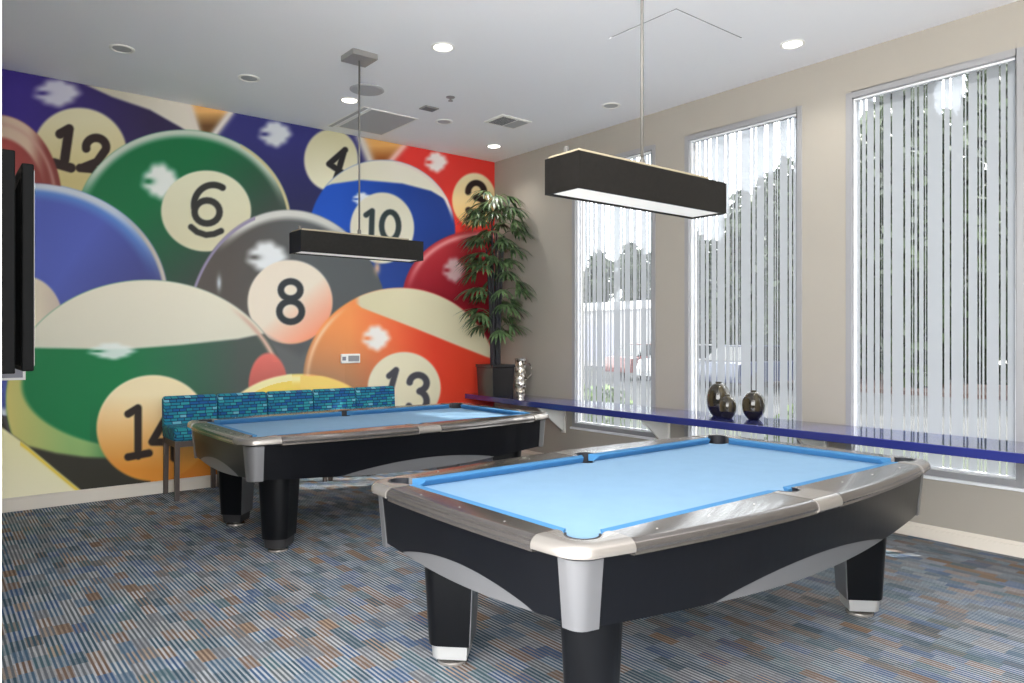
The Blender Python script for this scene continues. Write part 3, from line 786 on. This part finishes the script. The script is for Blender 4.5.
pj = thing('glass_pitcher', 'tall silvery mosaic glass pitcher beside the black planter', 'pitcher', (-.30, -.87, ZS))
pr = [(.045, 0), (.05, .01), (.046, .03)]
for i in range(5):
    zc = .05 + i * .075; pr += [(.058, zc - .02), (.063, zc), (.064, zc + .02), (.060, zc + .045)]
pr += [(.06, .425), (.066, .44), (.058, .44), (.05, .41)]
MB().lathe(pr, 28).build('body', M['pitcher'], pj, sharp=70)
MB().tube([(.05, -.03, .37), (.09, -.055, .38), (.11, -.066, .33), (.105, -.062, .26), (.055, -.033, .2)], .008, 8).build('handle', M['pitcher'], pj)

# palm in a planter ---------------------------------------------------------
pp = thing('potted_palm', 'tall artificial palm in a square black planter on the shelf corner', 'plant', (-.345, -.467, ZS))
hb, ht = .145, .158
pot = MB().loft([[(-hb, -hb, 0), (hb, -hb, 0), (hb, hb, 0), (-hb, hb, 0)], [(-ht, -ht, .33), (ht, -ht, .33), (ht, ht, .33), (-ht, ht, .33)], [(-ht + .02, -ht + .02, .33), (ht - .02, -ht + .02, .33), (ht - .02, ht - .02, .33), (-ht + .02, ht - .02, .33)], [(-ht + .02, -ht + .02, .3), (ht - .02, -ht + .02, .3), (ht - .02, ht - .02, .3), (-ht + .02, ht - .02, .3)]], False).build('planter', M['planter'], pp, bevel=.004)
rim = MB(); hr = .165
rim.box(-hr, -hr, .33, hr, -hr + .03, .365).box(-hr, hr - .03, .33, hr, hr, .365).box(-hr, -hr + .03, .33, -hr + .03, hr - .03, .365).box(hr - .03, -hr + .03, .33, hr, hr - .03, .365)
rim.build('planter_rim', M['planter'], pot, bevel=.003)
MB().box(-ht + .021, -ht + .021, .29, ht - .021, ht - .021, .325).build('soil', M['soil'], pp)
rnd = random.Random(3)
canes = []
for k in range(7):
    a = k / 7 * 2 * PI; x0, y0 = .045 * math.cos(a), .045 * math.sin(a)
    top = 1.6 + .5 * rnd.random(); lx, ly = x0 * (1.6 + rnd.random()), y0 * (1.6 + rnd.random())
    pts = [(x0 + (lx - x0) * s_ ** 2, y0 + (ly - y0) * s_ ** 2, .32 + (top - .32) * s_) for s_ in [i / 6 for i in range(7)]]
    canes.append(pts)
    MB().tube(pts, [.017, .016, .016, .015, .013, .011, .009], 8).build('cane', M['cane'], pp)
fol = MB()
def blade(p, d, length, width, droop):
    d = Vector(d).normalized(); side = d.cross(Vector((0, 0, 1)))
    if side.length < .05: side = Vector((1, 0, 0))
    side.normalize(); n = 6; L_, R_ = [], []; pos = Vector(p); dd = d.copy(); C_ = []
    for i in range(n + 1):
        f = i / n; w = width * math.sin(PI * min(1, .12 + f * .88)) ** .8
        C_.append(pos + Vector((0, 0, -w * .25))); L_.append(pos - side * w); R_.append(pos + side * w)
        pos = pos + dd * (length / n); dd = (dd + Vector((0, 0, -droop / n))).normalized()
    v = [tuple(q) for i in range(n + 1) for q in (L_[i], C_[i], R_[i])]
    fol.add(v, [f for i in range(n) for f in ((i * 3, i * 3 + 1, i * 3 + 4, i * 3 + 3), (i * 3 + 1, i * 3 + 2, i * 3 + 5, i * 3 + 4))], True)
def frond(base, az, elev, stalk, nb, bl):
    d = Vector((math.cos(az) * math.cos(elev), math.sin(az) * math.cos(elev), math.sin(elev)))
    tip = Vector(base) + d * stalk + Vector((0, 0, -.03))
    fol.tube([base, tuple(Vector(base) + d * stalk * .6 + Vector((0, 0, .01))), tuple(tip)], [.0045, .004, .003], 5)
    for i in range(nb):
        f = (i + .5) / nb * 2 - 1; a2 = az + f * 1.35; e2 = elev * .5 - .25 - .35 * abs(f) + rnd.uniform(-.15, .15)
        blade(tip, (math.cos(a2) * math.cos(e2), math.sin(a2) * math.cos(e2), math.sin(e2)), bl * (1 - .25 * abs(f)) * rnd.uniform(.85, 1.1), .0165, rnd.uniform(.8, 1.5))
# tiers of fan leaves up the clump; keep clear of both walls
tiers = [(.74, 6, .22), (.92, 8, .25), (1.13, 8, .26), (1.36, 9, .26), (1.58, 9, .25), (1.80, 8, .24), (1.98, 7, .23), (2.14, 7, .20), (2.26, 5, .14)]
for z, n, st_ in tiers:
    for k in range(n):
        az = k / n * 2 * PI + rnd.uniform(-.25, .25) + z * 3
        px_, py_ = -.37 + math.cos(az) * (st_ + .26), -.467 + math.sin(az) * (st_ + .26)
        lim = 1.0
        if px_ > -.06: lim = min(lim, max(.35, (.31 - .02) / max(.05, math.cos(az)) / (st_ + .26)))
        if py_ > -.06: lim = min(lim, max(.35, (.40 - .02) / max(.05, math.sin(az)) / (st_ + .26)))
        frond((.03 * math.cos(az), .03 * math.sin(az), z + rnd.uniform(-.06, .06)), az, rnd.uniform(.15, .7), st_ * lim * rnd.uniform(.8, 1.1), 10, .32 * lim)
for i, (x, y, z) in enumerate(fol.v):      # leaves lie against the walls instead of passing through
    fol.v[i] = (min(x, .335), min(y, .44), max(z, .03))
fol.build('foliage', M['palmleaf'], pp, fix=False)

# ================================================================== CHAIRS
def make_chair(loc, label):
    t = thing('spectator_chair', label, 'chair', loc, 0, 'row of teal chairs under the mural')
    w = .478 / 2 - .003
    MB().bbox(-w, -.45, .515, w, -.03, .635, .022).build('seat', M['fabric'], t)
    bk = MB().loft([[(-w, -.10, .60), (w, -.10, .60), (w, -.02, .60), (-w, -.02, .60)], [(-w, -.085, .86), (w, -.085, .86), (w, -.012, .86), (-w, -.012, .86)], [(-w + .012, -.07, .888), (w - .012, -.07, .888), (w - .012, -.02, .888), (-w + .012, -.02, .888)]], False)
    bk.build('backrest', M['fabric'], t, bevel=.012)
    fr = MB(); k = w - .012
    fr.box(-k, -.44, .465, k, -.415, .515).box(-k, -.06, .465, k, -.035, .515).box(-k, -.415, .465, -k + .025, -.06, .515).box(k - .025, -.415, .465, k, -.06, .515)
    fr.build('seat_frame', M['chairwood'], t)
    for sx in (-1, 1):
        for (y0, y1, yb) in ((-.443, -.40, -.443), (-.075, -.032, -.05)):
            xo = sx * (w - .008); xi = sx * (w - .05); xi2 = sx * (w - .046)
            a = [(min(xo, xi), y0, .52), (max(xo, xi), y0, .52), (max(xo, xi), y1, .52), (min(xo, xi), y1, .52)]
            dy_ = .012 if y0 > -.2 else 0
            b_ = [(min(xo, xi2), y0 + dy_, 0), (max(xo, xi2), y0 + dy_, 0), (max(xo, xi2), y1 - .01 + dy_, 0), (min(xo, xi2), y1 - .01 + dy_, 0)]
            MB().loft([b_, a], False).build('leg', M['chairwood'], t, bevel=.003)
    return t
cx0 = -3.845 + .239
where = ['first teal upholstered chair at the left end of the row', 'second teal upholstered chair from the left end of the row',
         'middle teal upholstered chair of the row behind the far table', 'fourth teal upholstered chair from the left end of the row',
         'last teal upholstered chair at the right end of the row']
c0 = make_chair((cx0, 0, 0), where[0])
for k in range(1, 5): dup(c0, (cx0 + .478 * k, 0, 0), where[k])

# ================================================================== TELEVISION AND WALL PLATES
tv = thing('wall_television', 'black flat television seen edge on at the far left', 'television', (-5.2, -3.945, 0))
MB().box(-.045, 0, 1.295, -.006, 1.25, 2.075).build('bezel', M['tvplastic'], tv, bevel=.005)
MB().box(-.006, .02, 1.315, -.002, 1.23, 2.055).build('screen', M['tvscreen'], tv)
hs = MB(); hs.loft([[(-.045, .03, 1.31), (-.045, 1.2, 1.31), (-.045, 1.2, 2.03), (-.045, .03, 2.03)], [(-.095, .12, 1.34), (-.095, 1.1, 1.34), (-.095, 1.1, 1.86), (-.095, .12, 1.86)]], False)
bh = hs.build('rear_housing', M['tvplastic'], tv, bevel=.006)
MB().box(-.100, .115, 1.42, -.070, .119, 1.66).box(-.1, .16, 1.4, -.096, .4, 1.66).build('port_panel', M['tvport'], bh)
MB().box(-.155, .5, 1.5, -.09, .75, 1.8).build('wall_mount', M['tvplastic'], tv)
mb = thing('wall_television', 'second black screen mounted nearer, cut by the left photo edge', 'television', (-5.29, -4.262, 0))
MB().box(-.04, 0, 1.30, 0, .29, 2.05).build('bezel', M['tvplastic'], mb, bevel=.004)
MB().box(-.068, .05, 1.45, -.04, .24, 1.95).build('wall_mount', M['tvplastic'], mb)

wp = thing('wall_plate', 'white framed grey plate low beside the television', 'wall plate', (-4.99, -.004, 1.12))
MB().box(-.11, -.016, -.045, .11, 0, .10).build('plate_frame', M['plate'], wp, bevel=.002)
MB().box(-.09, -.019, -.025, .09, -.016, .08).build('plate_insert', M['plategrey'], wp)
th = thing('wall_thermostat', 'small white wall unit on the orange pool ball print', 'thermostat', (-1.965, -.004, 1.20))
MB().box(-.11, -.03, -.05, .11, 0, .05).build('housing', M['plate'], th, bevel=.006)
MB().box(-.03, -.033, -.03, .095, -.03, .03).build('cover', M['alu'], th)
MB().box(-.10, -.034, -.02, -.06, -.03, .02).build('dial', M['plategrey'], th)

# ================================================================== CEILING FITTINGS
def downlight(x, y, lit, label):
    t = thing('ceiling_downlight', label, 'downlight', (x, y, H), 0, 'recessed ceiling downlights')
    n = 32; R = .088
    tr = MB(); tr.loft([[(r * math.cos(2 * PI * k / n), r * math.sin(2 * PI * k / n), z) for k in range(n)] for r, z in ((R, 0), (R, -.006), (R - .012, -.010), (R - .022, -.004), (R - .022, 0))], True, False)
    tr.build('trim_ring', M['white'], t)
    MB().lathe([(R - .023, -.0035), (.02, -.0015), (.0, -.0015)][:2], n).build('lens', M['lamp'] if lit else M['lampoff'], t)
    if lit:
        l = bpy.data.lights.new('downlight_lamp', 'SPOT'); l.energy = 10; l.spot_size = 2.2; l.spot_blend = .8; l.color = (1, .96, .9); l.shadow_soft_size = .06
        o = bpy.data.objects.new('downlight_lamp', l); C.objects.link(o); o.parent = t; o.location = (0, 0, -.03)
DL = [(-4.366, -1.071, False, 'leftmost unlit ceiling downlight above the twelve ball'), (-3.402, -1.044, False, 'unlit ceiling downlight above the six ball'),
      (-2.486, -1.054, True, 'lit ceiling downlight beside the far pendant rod'), (-1.44, -1.041, False, 'small unlit ceiling downlight above the red ball'),
      (-.475, -.61, True, 'lit ceiling downlight in the room corner above the palm'), (-2.492, -2.616, True, 'large lit ceiling downlight in the middle of the ceiling'),
      (-.497, -2.451, False, 'unlit ceiling downlight above the gap beside the nearest pendant'), (-.497, -4.294, True, 'lit ceiling downlight above the pier between the right windows')]
for a in DL: downlight(*a)

gv = thing('ceiling_vent', 'large square return grille in the ceiling by the mural', 'vent', (-1.955, -.59, H))
fr = MB(); fr.box(-.265, -.375, -.008, .265, -.355, 0).box(-.265, .355, -.008, .265, .375, 0).box(-.265, -.355, -.008, -.245, .355, 0).box(.245, -.355, -.008, .265, .355, 0)
fr.build('grille_frame', M['white'], gv)
MB().box(-.245, -.355, -.003, .245, .355, 0).build('grille_back', M['slot'], gv)
sl = MB()
for k in range(26): 
    y = -.345 + k * .0272; sl.box(-.244, y, -.0075, .244, y + .018, -.0035)
sl.build('grille_louvres', M['grille'], gv)
ls = thing('ceiling_slot_diffuser', 'narrow slot diffuser beside the large ceiling grille', 'vent', (-2.27, -.57, H))
MB().box(-.03, -.40, -.006, .03, .40, 0).build('slot_frame', M['white'], ls)
MB().box(-.018, -.39, -.008, .018, .39, -.006).build('slot_opening', M['grille'], ls)
sv_ = thing('ceiling_vent', 'small supply vent in the ceiling near the corner', 'vent', (-.94, -1.45, H))
MB().box(-.19, -.15, -.010, .19, .15, 0).build('grille_frame', M['white'], sv_, bevel=.002)
sl = MB()
for k in range(8): sl.box(-.15 + k * .022, -.12, -.014, -.139 + k * .022, .12, -.010)
sl.build('grille_louvres', M['slot'], sv_)
MB().box(.04, -.12, -.013, .17, .12, -.010).build('grille_damper', M['grille'], sv_)
sp = thing('ceiling_speaker', 'flat round grey ceiling speaker beside the far pendant rod', 'speaker', (-2.494, -1.41, H))
MB().lathe([(.15, 0), (.15, -.006), (.14, -.010)], 36).build('speaker_ring', M['grille'], sp)
MB().lathe([(.138, -.010), (.136, -.0125)], 36).build('speaker_mesh', M['grille'], sp)
pr_ = thing('ceiling_sprinkler', 'tiny metal fire sprinkler head on the ceiling', 'sprinkler', (-1.809, -1.705, H))
MB().lathe([(.04, 0), (.04, -.006), (.02, -.012)], 20).build('escutcheon', M['steel'], pr_)
MB().lathe([(.009, -.010), (.009, -.03), (.022, -.034), (.022, -.038)], 14).build('sprinkler_head', M['steel'], pr_)
sq = thing('ceiling_sensor_plate', 'small square grey sensor plate on the ceiling', 'sensor', (-1.791, -1.314, H))
MB().box(-.075, -.06, -.012, .075, .06, 0).build('plate', M['steel'], sq, bevel=.003)
for k in range(4): pass
MB().box(-.06, -.045, -.015, .06, .045, -.012).build('sensor_mesh', M['slot'], sq)
hp = thing('ceiling_access_panel', 'flush access panel outline in the ceiling above the windows', 'access panel', (-1.265, -3.83, H))
MB().box(-.375, -.295, -.002, .375, .295, 0).build('panel_gap', M['hatchgap'], hp)
MB().box(-.369, -.289, -.004, .40, .32, 0).build('panel_door', M['ceil'], hp)

# ================================================================== OUTSIDE THE WINDOWS
G0 = -.25
struct(MB().box(.18, -30, G0 - .3, 90, 90, G0).build('ground_outside', M['asphalt']), 'parking lot beyond the windows', 'ground')
struct(MB().box(.18, -20, G0, 7.5, 40, G0 + .05).build('lawn_outside', M['grassy']), 'strip of lawn outside the windows', 'lawn')
struct(MB().box(17, -14, G0, 22, 8.0, G0 + .12).build('planting_bed_outside', M['mulch']), 'brown planting bed across the lot', 'planting bed')

def leaf_cloud(mb, rng, centre, rad, n, size):
    for _ in range(n):
        while True:
            p = Vector((rng.uniform(-1, 1), rng.uniform(-1, 1), rng.uniform(-1, 1)))
            if .25 < p.length < 1: break
        c = Vector(centre) + Vector((p.x * rad[0], p.y * rad[1], p.z * rad[2]))
        a = Vector((rng.uniform(-1, 1), rng.uniform(-1, 1), rng.uniform(-1, 1))).normalized(); b = a.orthogonal().normalized()
        c2 = a.cross(b); s_ = size * rng.uniform(.6, 1.3)
        mb.add([c - b * s_, c + c2 * s_ * .55, c + b * s_, c - c2 * s_ * .55], [(0, 1, 2, 3)])
def make_tree(seed, h, r, leaf):
    rng = random.Random(seed); t = thing('broadleaf_tree', '', 'tree', (0, 0, G0), 0, 'trees across the parking lot')
    MB().tube([(0, 0, 0), (.05, .03, h * .3), (.1, -.05, h * .6)], [.2, .16, .08], 9).build('trunk', M['bark'], t)
    cr = MB()
    for k in range(9):
        a = rng.uniform(0, 2 * PI); q = rng.uniform(0, r * .6)
        leaf_cloud(cr, rng, (q * math.cos(a), q * math.sin(a), h * (.14 + .7 * k / 8)), (r * .62, r * .62, h * .2), 420, .26)
    cr.build('crown', leaf, t, fix=False)
    return t
tA = make_tree(1, 8.6, 1.25, M['treeleaf']); tB = make_tree(2, 7.6, 1.25, M['treeleaf'])
spots = [(tA, 19, -4.2, 1.1), (tB, 18.6, -.9, 1.2), (tA, 19.4, 2.3, 1.0), (tB, 20.2, 5.6, 1.15), (tA, 23.5, 9.7, 1.05), (tB, 25, 13.0, 1.1), (tA, 25.2, 16.5, .85), (tB, 38, 24.5, 1.1), (tA, 39, 29, 1.05), (tB, 40, 33.5, 1.2), (tA, 41, 38.5, 1.05),
         (tB, 23.6, -1.6, 1.4), (tA, 23.6, 2.15, 1.3), (tB, 24, 6.3, 1.4), (tA, 29, 14.3, 1.15), (tB, 34.5, 19.9, 1.1),
         (tA, 28.5, -.2, 1.75), (tB, 28.5, 3.3, 1.9), (tA, 28.5, 6.9, 1.75)]
tl = ['at the right edge of the rightmost window', 'seen through the right part of the rightmost window', 'seen through the middle of the rightmost window', 'seen through the left part of the rightmost window',
      'seen through the right part of the window behind the vases', 'seen through the middle of the window behind the vases', 'seen through the left part of the window behind the vases',
      'above the garage at the right of the window nearest the palm', 'above the garage in the middle of the window nearest the palm', 'above the garage at the left of the window nearest the palm',
      'at the left edge of the window nearest the palm',
      'in the second row, rightmost, beyond the rightmost window', 'in the second row, middle, beyond the rightmost window', 'in the second row, left, beyond the rightmost window',
      'in the second row, right, beyond the window behind the vases', 'in the second row, left, beyond the window behind the vases',
      'in the third row, rightmost, beyond the rightmost window', 'in the third row, middle, beyond the rightmost window', 'in the third row, left, beyond the rightmost window']
used = set()
for (src, x, y, s_), lab in zip(spots, tl):
    if src.name not in used: used.add(src.name); o = src; o.location = (x, y, G0); o['label'] = 'dark leafy tree ' + lab
    else: o = dup(src, (x, y, G0), 'dark leafy tree ' + lab, rz=x * 1.7)
    o.scale = (1.45, 1.45, s_) if x > 37 else (1.12, 1.12, s_)
def shrub(x, y, r, h, lab, seed):
    rng = random.Random(seed); t = thing('garden_shrub', lab, 'shrub', (x, y, G0 + .05), 0, 'shrubs outside the windows')
    c = MB(); leaf_cloud(c, rng, (0, 0, h * .55), (r, r, h * .5), 700, .07); c.build('foliage', M['shrubleaf'], t, fix=False)
    MB().tube([(0, 0, 0), (.02, 0, h * .5)], [.03, .015], 6).build('stem', M['bark'], t)
shrub(2.1, -2.95, .45, .85, 'bright green shrub low in the left of the rightmost window', 5)
shrub(3.2, 1.35, .6, .8, 'bright green shrub low in the window nearest the palm, right', 6)
shrub(3.6, 3.0, .5, .7, 'bright green shrub low in the window nearest the palm, left', 8)

bd = thing('garage_building', 'low grey building with white parapet behind the window nearest the palm', 'building', (26.5, 24.5, G0))
MB().box(-1, -6, 0, 5, 12, 3.3).build('wall', M['stucco'], bd)
MB().box(-1.15, -6.1, 3.3, 5.1, 12.1, 3.75).build('parapet', M['roofwhite'], bd)
MB().box(-1.04, -3, .3, -1, 1.5, 2.5).build('garage_door', M['plategrey'], bd)
MB().box(-1.04, 3, .3, -1, 8, 2.5).build('garage_door', M['plategrey'], bd)

def make_car(paint, label, loc, rz):
    t = thing('parked_car', label, 'car', loc, rz, 'cars in the parking lot')
    def body(w, prof):
        secs = []
        for sx, k in ((-w, .93), (-w * .86, 1), (w * .86, 1), (w, .93)):
            secs.append([(sx, y * (1 if abs(sx) < w else .985), .32 + (z - .32) * k) for y, z in prof])
        return MB().loft(secs, True)
    body(.88, [(-2.15, .32), (-2.18, .6), (-2.05, .82), (-1.0, .95), (1.55, .97), (2.1, .9), (2.18, .6), (2.15, .32)]).build('body', paint, t, sharp=50)
    cab = MB().loft([[(-.8, -1.1, .93), (.8, -1.1, .93), (.8, 1.75, .95), (-.8, 1.75, .95)], [(-.62, -.35, 1.4), (.62, -.35, 1.4), (.62, 1.15, 1.4), (-.62, 1.15, 1.4)]], False)
    cab.build('cabin_glass', M['carglass'], t, bevel=.03)
    MB().box(-.6, -.33, 1.395, .6, 1.13, 1.44).build('roof', paint, t, bevel=.02)
    for sx in (-1, 1):
        for y in (-1.35, 1.3):
            w = MB(); w.lathe([(.2, -.1), (.31, -.1), (.31, .1), (.2, .1)], 20)
            o = w.build('wheel', M['tyre'], t); o.rotation_euler = (0, PI / 2, 0); o.location = (sx * .8, y, .31)
    return t
make_car(M['carwhite'], 'white car parked outside behind the three vases', (16.5, 9.3, G0), 1.4)
make_car(M['carblue'], 'blue car parked outside, right of the white car', (15.5, 6.2, G0), 1.5)
make_car(M['carred'], 'red car parked outside, left of the white car', (18, 12.4, G0), 1.4)

# ================================================================== LIGHT
sun = bpy.data.lights.new('sun', 'SUN'); sun.energy = 7.0; sun.angle = .01; sun.color = (1, .95, .88)
so = bpy.data.objects.new('sun', sun); C.objects.link(so)
so.rotation_euler = Vector((-.62, .40, -.68)).to_track_quat('-Z', 'Y').to_euler()
w = bpy.data.worlds.new('world'); bpy.context.scene.world = w; w.use_nodes = True
nt = w.node_tree; bg = nt.nodes['Background']
sky = nt.nodes.new('ShaderNodeTexSky'); sky.sky_type = 'NISHITA'; sky.sun_disc = False; sky.sun_elevation = math.radians(42); sky.sun_rotation = math.radians(120)
mx = nt.nodes.new('ShaderNodeMix'); mx.data_type = 'RGBA'; mx.inputs['Factor'].default_value = .9
sc_ = nt.nodes.new('ShaderNodeVectorMath'); sc_.operation = 'SCALE'; sc_.inputs['Scale'].default_value = .25
nt.links.new(sky.outputs['Color'], sc_.inputs[0])
nt.links.new(sc_.outputs['Vector'], mx.inputs['A']); mx.inputs['B'].default_value = (1.0, .98, .95, 1)
nt.links.new(mx.outputs['Result'], bg.inputs['Color']); bg.inputs['Strength'].default_value = 4.0

# ================================================================== CAMERA AND COLOUR
cam = bpy.data.cameras.new('camera'); co = bpy.data.objects.new('camera', cam); C.objects.link(co)
cam.sensor_width = 36; cam.lens = 36 * FPX / 1024; cam.shift_y = -(341.5 - HY) / 1024; cam.clip_start = .02
co.location = CAM; co.rotation_euler = (PI / 2, 0, -math.atan2(AX[1], AX[0]))
sc = bpy.context.scene; sc.camera = co
sc.view_settings.view_transform = 'Standard'; sc.view_settings.look = 'None'; sc.view_settings.gamma = 1
sc.view_settings.use_curve_mapping = False; sc.view_settings.exposure = 1.38
sc.cycles.max_bounces = 10; sc.cycles.diffuse_bounces = 6; sc.cycles.transparent_max_bounces = 16
sc.cycles.use_denoising = True
sc.cycles.sample_clamp_indirect = 6
